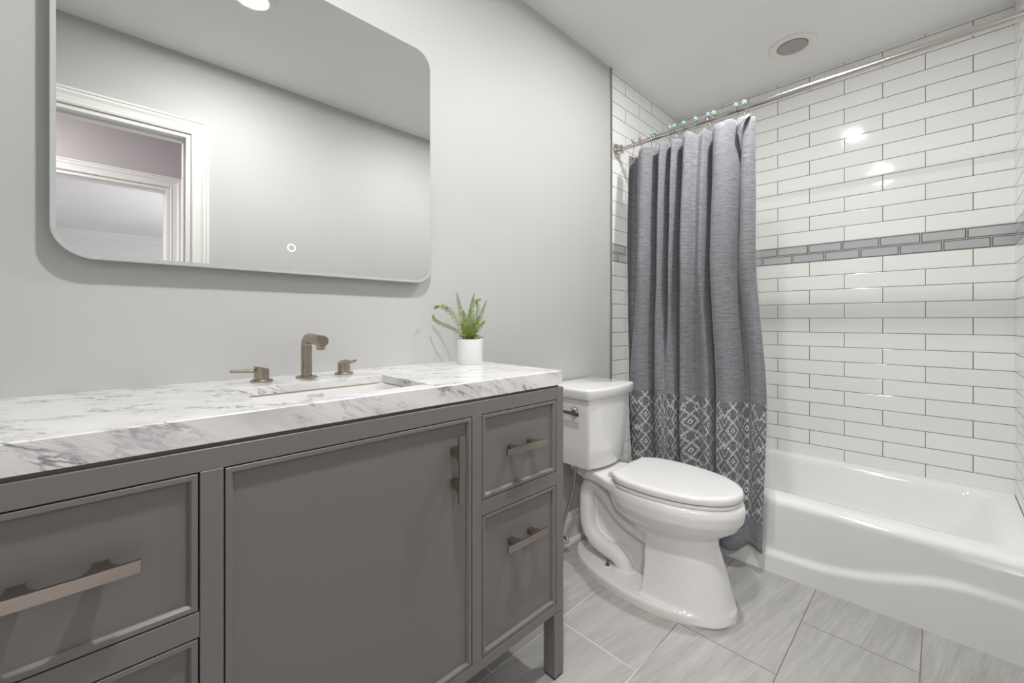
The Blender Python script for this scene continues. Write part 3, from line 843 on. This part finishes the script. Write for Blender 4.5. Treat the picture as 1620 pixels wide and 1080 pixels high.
rings += [I(.110, .055, .060, .06, .3147, .06), I(.128, .062, .068, .07, .312, .065), I(.140, .070, .078, .08, .304, .07), I(.150, .078, .09, .09, .285, .075),
          I(.165, .088, .13, .10, .22, .09), I(.180, .10, .20, .115, .14, .11), I(.20, .115, .26, .13, .085, .13), I(.235, .15, .31, .17, .058, .13), I(.29, .2, .38, .24, .050, .10), I(.36, .36, .6, .6, .048, .02)]
bm = bmesh.new(); loft(bm, rings, True, False, True)
tb = obj('bathtub', bm, M_TUB, None, (2.35, -.745, 0), angle=40)
tag(tb, 'white alcove bathtub with curved apron below the subway tiled wall', 'bathtub')

# ------------------------------------------------------------------ curtain rod
RX, RZ = 1.951, 2.020
rod = thing('shower_curtain_rod', (RX, -.745, RZ), 'polished metal shower curtain rod running between the two tiled end walls', 'curtain rod')
bm = bmesh.new(); tube(bm, [(RX, -.012, RZ), (RX, -.80, RZ + .002)], .0118, 24); obj('rod', bm, M_ROD, rod, angle=40)
bm = bmesh.new(); tube(bm, [(RX, -.78, RZ + .002), (RX, -WR + .012, RZ + .004)], .0138, 24); obj('telescoping_sleeve', bm, M_ROD, rod, angle=40)
for y, s_ in ((0, -1), (-WR, 1)):
    bm = bmesh.new(); lathe(bm, [(0, 0), (.0365, 0), (.0365, s_ * .007), (.032, s_ * .010), (.022, s_ * .011), (.021, s_ * .020), (.0245, s_ * .022), (.0245, s_ * .036), (.020, s_ * .038), (0, s_ * .038)], (RX, y + s_ * .0004, RZ), 36, 'y')
    obj('flange', bm, M_ROD, rod, angle=40)

# ------------------------------------------------------------------ curtain
TOPP = [(-.100, 1.915), (-.108, 1.955), (-.138, 1.945), (-.170, 1.900), (-.205, 1.902), (-.243, 1.932), (-.258, 1.956), (-.279, 1.902), (-.308, 1.922), (-.327, 1.955),
        (-.342, 1.902), (-.368, 1.922), (-.387, 1.956), (-.402, 1.895), (-.430, 1.895), (-.460, 1.918), (-.490, 1.908), (-.513, 1.935), (-.526, 1.957),
        (-.541, 1.892), (-.588, 1.890), (-.630, 1.925), (-.646, 1.950), (-.660, 1.912), (-.682, 1.905), (-.702, 1.922)]
MIDP = [(-.104, 1.893), (-.109, 1.930), (-.150, 1.922), (-.188, 1.855), (-.224, 1.856), (-.252, 1.895), (-.264, 1.930), (-.283, 1.860), (-.310, 1.888), (-.330, 1.930),
        (-.343, 1.860), (-.370, 1.890), (-.390, 1.931), (-.403, 1.850), (-.430, 1.848), (-.460, 1.872), (-.490, 1.862), (-.514, 1.900), (-.527, 1.932),
        (-.540, 1.848), (-.588, 1.846), (-.626, 1.878), (-.641, 1.915), (-.656, 1.872), (-.688, 1.866), (-.712, 1.882)]
LOWP = [(-.116, 1.890), (-.122, 1.915), (-.133, 1.885), (-.146, 1.856), (-.190, 1.850), (-.238, 1.885), (-.254, 1.915), (-.270, 1.866), (-.308, 1.856), (-.323, 1.862),
        (-.337, 1.866), (-.371, 1.872), (-.386, 1.932), (-.399, 1.860), (-.425, 1.856), (-.470, 1.905), (-.516, 1.866), (-.538, 1.892), (-.548, 1.915),
        (-.562, 1.864), (-.602, 1.846), (-.645, 1.868), (-.678, 1.915), (-.704, 1.882), (-.730, 1.862), (-.754, 1.884)]
BOTP = [(-.136, 1.893), (-.142, 1.905), (-.150, 1.880), (-.166, 1.862), (-.205, 1.856), (-.246, 1.880), (-.262, 1.910), (-.278, 1.874), (-.312, 1.864), (-.327, 1.866),
        (-.341, 1.870), (-.373, 1.878), (-.389, 1.929), (-.403, 1.868), (-.432, 1.864), (-.480, 1.900), (-.520, 1.868), (-.540, 1.890), (-.552, 1.908),
        (-.565, 1.872), (-.605, 1.852), (-.650, 1.862), (-.680, 1.900), (-.704, 1.892), (-.724, 1.878), (-.740, 1.892)]
def deepen(P, x0, k): return [(y - (x0 - x) * (k - 1) * .5, x0 - (x0 - x) * k) if x < x0 - .02 and i else (y, x) for i, (y, x) in enumerate(P)]
TOPP = deepen(TOPP, 1.955, 1.55); MIDP = deepen(MIDP, 1.93, 1.5); LOWP = deepen(LOWP, 1.925, 1.35)
LV = [(1.952, TOPP), (1.36, MIDP), (.74, LOWP), (.09, BOTP)]
PER = 9
def profile_at(z):
    for (za, A), (zb, B) in zip(LV, LV[1:]):
        if z >= zb or B is BOTP:
            t = smooth01((za - z) / (za - zb)) if A is not TOPP else ((za - z) / (za - zb)) ** .75
            return [(a[0] + (b[0] - a[0]) * t, a[1] + (b[1] - a[1]) * t) for a, b in zip(A, B)]
NZ = 90
mid = spline([(y, x, 0) for y, x in MIDP], PER)
arc = [0]
for a, b_ in zip(mid, mid[1:]): arc.append(arc[-1] + (a - b_).length)
HK = [-.107, -.154, -.211, -.242, -.312, -.342, -.383, -.438, -.505, -.521, -.625, -.653]
rc = random.Random(5)
bm = bmesh.new(); uvl = bm.loops.layers.uv.new('UVMap'); rows = []
for j in range(NZ + 1):
    t = j / NZ; z0 = 1.952 + (.088 - 1.952) * t
    pr = spline([(y, x, 0) for y, x in profile_at(z0)], PER); row = []
    for i, p in enumerate(pr):
        f = i / (len(pr) - 1); z = z0
        # the top edge sags between hooks, the hem lifts and drops
        near = min(abs(p.x - h) for h in HK)
        z -= .014 * smooth01(near / .035) * (1 - t) ** 10 - .006 * (1 - t) ** 10
        hem = .016 * math.sin(f * 21) + .025 * smooth01((f - .80) / .10) * smooth01((.955 - f) / .08) - .012 * smooth01((f - .94) / .06)
        z += hem * t ** 7
        x = p.y + .0022 * math.sin(f * 61 + z0 * 7) + .0018 * math.sin(f * 23 - z0 * 13)
        # puckers of the stitched band
        bandk = smooth01((.76 - z0) / .05) * smooth01((z0 - .16) / .05)
        x += bandk * .0028 * math.sin(z0 * 98 + arc[i] * 40)
        if z0 < .34: x = min(x, 1.934)
        row.append((bm.verts.new((x, p.x, z)), arc[i], z0))
    rows.append(row)
FL = [[(1.876, -.648, 1.953), (1.872, -.662, 1.950), (1.868, -.676, 1.951), (1.872, -.690, 1.953), (1.878, -.703, 1.955)],
      [(1.868, -.647, 1.918), (1.862, -.660, 1.924), (1.858, -.673, 1.932), (1.860, -.686, 1.938), (1.866, -.702, 1.945)],
      [(1.866, -.646, 1.880), (1.857, -.658, 1.898), (1.850, -.671, 1.913), (1.850, -.684, 1.925), (1.856, -.698, 1.934)]]
fr_ = [[(bm.verts.new(p), 1.2 - p[1], p[2]) for p in r] for r in FL]
for a, c in zip(fr_, fr_[1:]):
    for i in range(4):
        q = (a[i], a[i + 1], c[i + 1], c[i]); fc = bm.faces.new([v[0] for v in q])
        for l, v in zip(fc.loops, q): l[uvl].uv = (v[1], v[2])
for a, c in zip(rows, rows[1:]):
    for i in range(len(a) - 1):
        q = (a[i], a[i + 1], c[i + 1], c[i]); fc = bm.faces.new([v[0] for v in q])
        for l, v in zip(fc.loops, q): l[uvl].uv = (v[1], v[2])
cur = obj('shower_curtain', bm, M_CURTAIN, None, (1.89, -.43, .088), smooth=True)
so = cur.modifiers.new('thickness', 'SOLIDIFY'); so.thickness = .0016; so.offset = 0
tag(cur, 'grey shower curtain with white embroidered band hanging outside the bathtub', 'shower curtain')
# clear liner behind it
bm = bmesh.new(); rows = []
for j in range(31):
    t = j / 30; z = 1.955 + (.11 - 1.955) * t; row = []
    y1_ = -.035 - .05 * t; y2_ = -.672 - .10 * min(1, t * 1.15) - .006 * math.sin(t * 9)
    for i in range(90):
        f = i / 89; y = y1_ + (y2_ - y1_) * f
        amp = .0035 + .004 * (1 - t)
        x = 1.968 - .0295 * smooth01(t * 1.1) + amp * math.sin(f * 46 + 1.5 * math.sin(t * 2)) * (1 if t < .7 else .45) - (.006 if f > .9 and t > .8 else 0) * (f - .9) * 10
        if z < .36: x = min(x, 1.9395)
        row.append(bm.verts.new((x, y, z + (.02 * math.sin(f * 15) if j == 30 else 0))))
    rows.append(row)
for a, c in zip(rows, rows[1:]):
    for i in range(len(a) - 1): bm.faces.new((a[i], a[i + 1], c[i + 1], c[i]))
lin = obj('shower_liner', bm, M_LINER, None, (1.945, -.40, .11), smooth=True)
tag(lin, 'clear plastic shower liner hanging just behind the grey curtain', 'shower liner')

# ------------------------------------------------------------------ curtain hooks
def hook_meshes():
    bm = bmesh.new()
    pts = []
    for k in range(0, 25):                          # loop over the rod, open on the front
        a = math.radians(150 - 250 * k / 24); pts.append((.0155 * math.cos(a) * 1.0, 0, .0155 * math.sin(a)))
    pts = [(-.0165, 0, -.012), (-.0168, 0, -.002)] + pts[2:-2] + [(.0, 0, -.030), (-.012, 0, -.052), (-.017, 0, -.066), (-.012, 0, -.077), (-.004, 0, -.072)]
    tube(bm, spline(pts, 2), .0016, 8)
    me = bpy.data.meshes.new('hook_wire'); bm.to_mesh(me); bm.free(); me.materials.append(M_CHROME)
    me.polygons.foreach_set('use_smooth', [True] * len(me.polygons))
    bm = bmesh.new()                                # cluster of glass beads like a small flower
    for cx, cy, cz, r in [(-.013, 0, .0165, .0052)] + [(-.0135 + .0005 * k, .0072 * math.cos(k * 1.2566), .0165 + .0072 * math.sin(k * 1.2566), .0042) for k in range(5)]:
        m_ = Matrix.Translation((cx - .002, cy, cz + .004)); bmesh.ops.create_icosphere(bm, subdivisions=2, radius=r, matrix=m_)
    mb = bpy.data.meshes.new('bead'); bm.to_mesh(mb); bm.free(); mb.materials.append(M_BEAD)
    mb.polygons.foreach_set('use_smooth', [True] * len(mb.polygons))
    return me, mb
HW, HB = hook_meshes()
ORD = ['nearest the left rod end', 'second from the left rod end', 'third from the left rod end', 'fourth from the left rod end', 'fifth from the left rod end', 'sixth from the left rod end',
       'seventh from the left rod end', 'eighth from the left rod end', 'ninth, the left of a touching pair', 'tenth, the right of a touching pair', 'second from the curtain outer edge', 'at the curtain outer edge']
h0_ = None
for i, y in enumerate(HK):
    if h0_ is None:
        r = bpy.data.objects.new('curtain_hook', None); COL.objects.link(r); r.empty_display_size = .02; h0_ = r
        wv = bpy.data.objects.new('hook_wire', HW); COL.objects.link(wv); wv.parent = r; h0w = wv
        bv = bpy.data.objects.new('bead', HB); COL.objects.link(bv); bv.parent = r; h0b = bv
    else:
        r = h0_.copy(); COL.objects.link(r)
        for ch in (h0w, h0b):
            c = ch.copy(); COL.objects.link(c); c.parent = r
    r.location = (RX, y, RZ + .0015); r.rotation_euler = (0, 0, math.radians([8, -14, 20, -22, 12, -16, 6, 24, -20, 18, -10, 14][i]))
    tag(r, 'curtain hook with pale teal flower bead, ' + ORD[i], 'curtain hook', 'beaded curtain hooks on the rod')
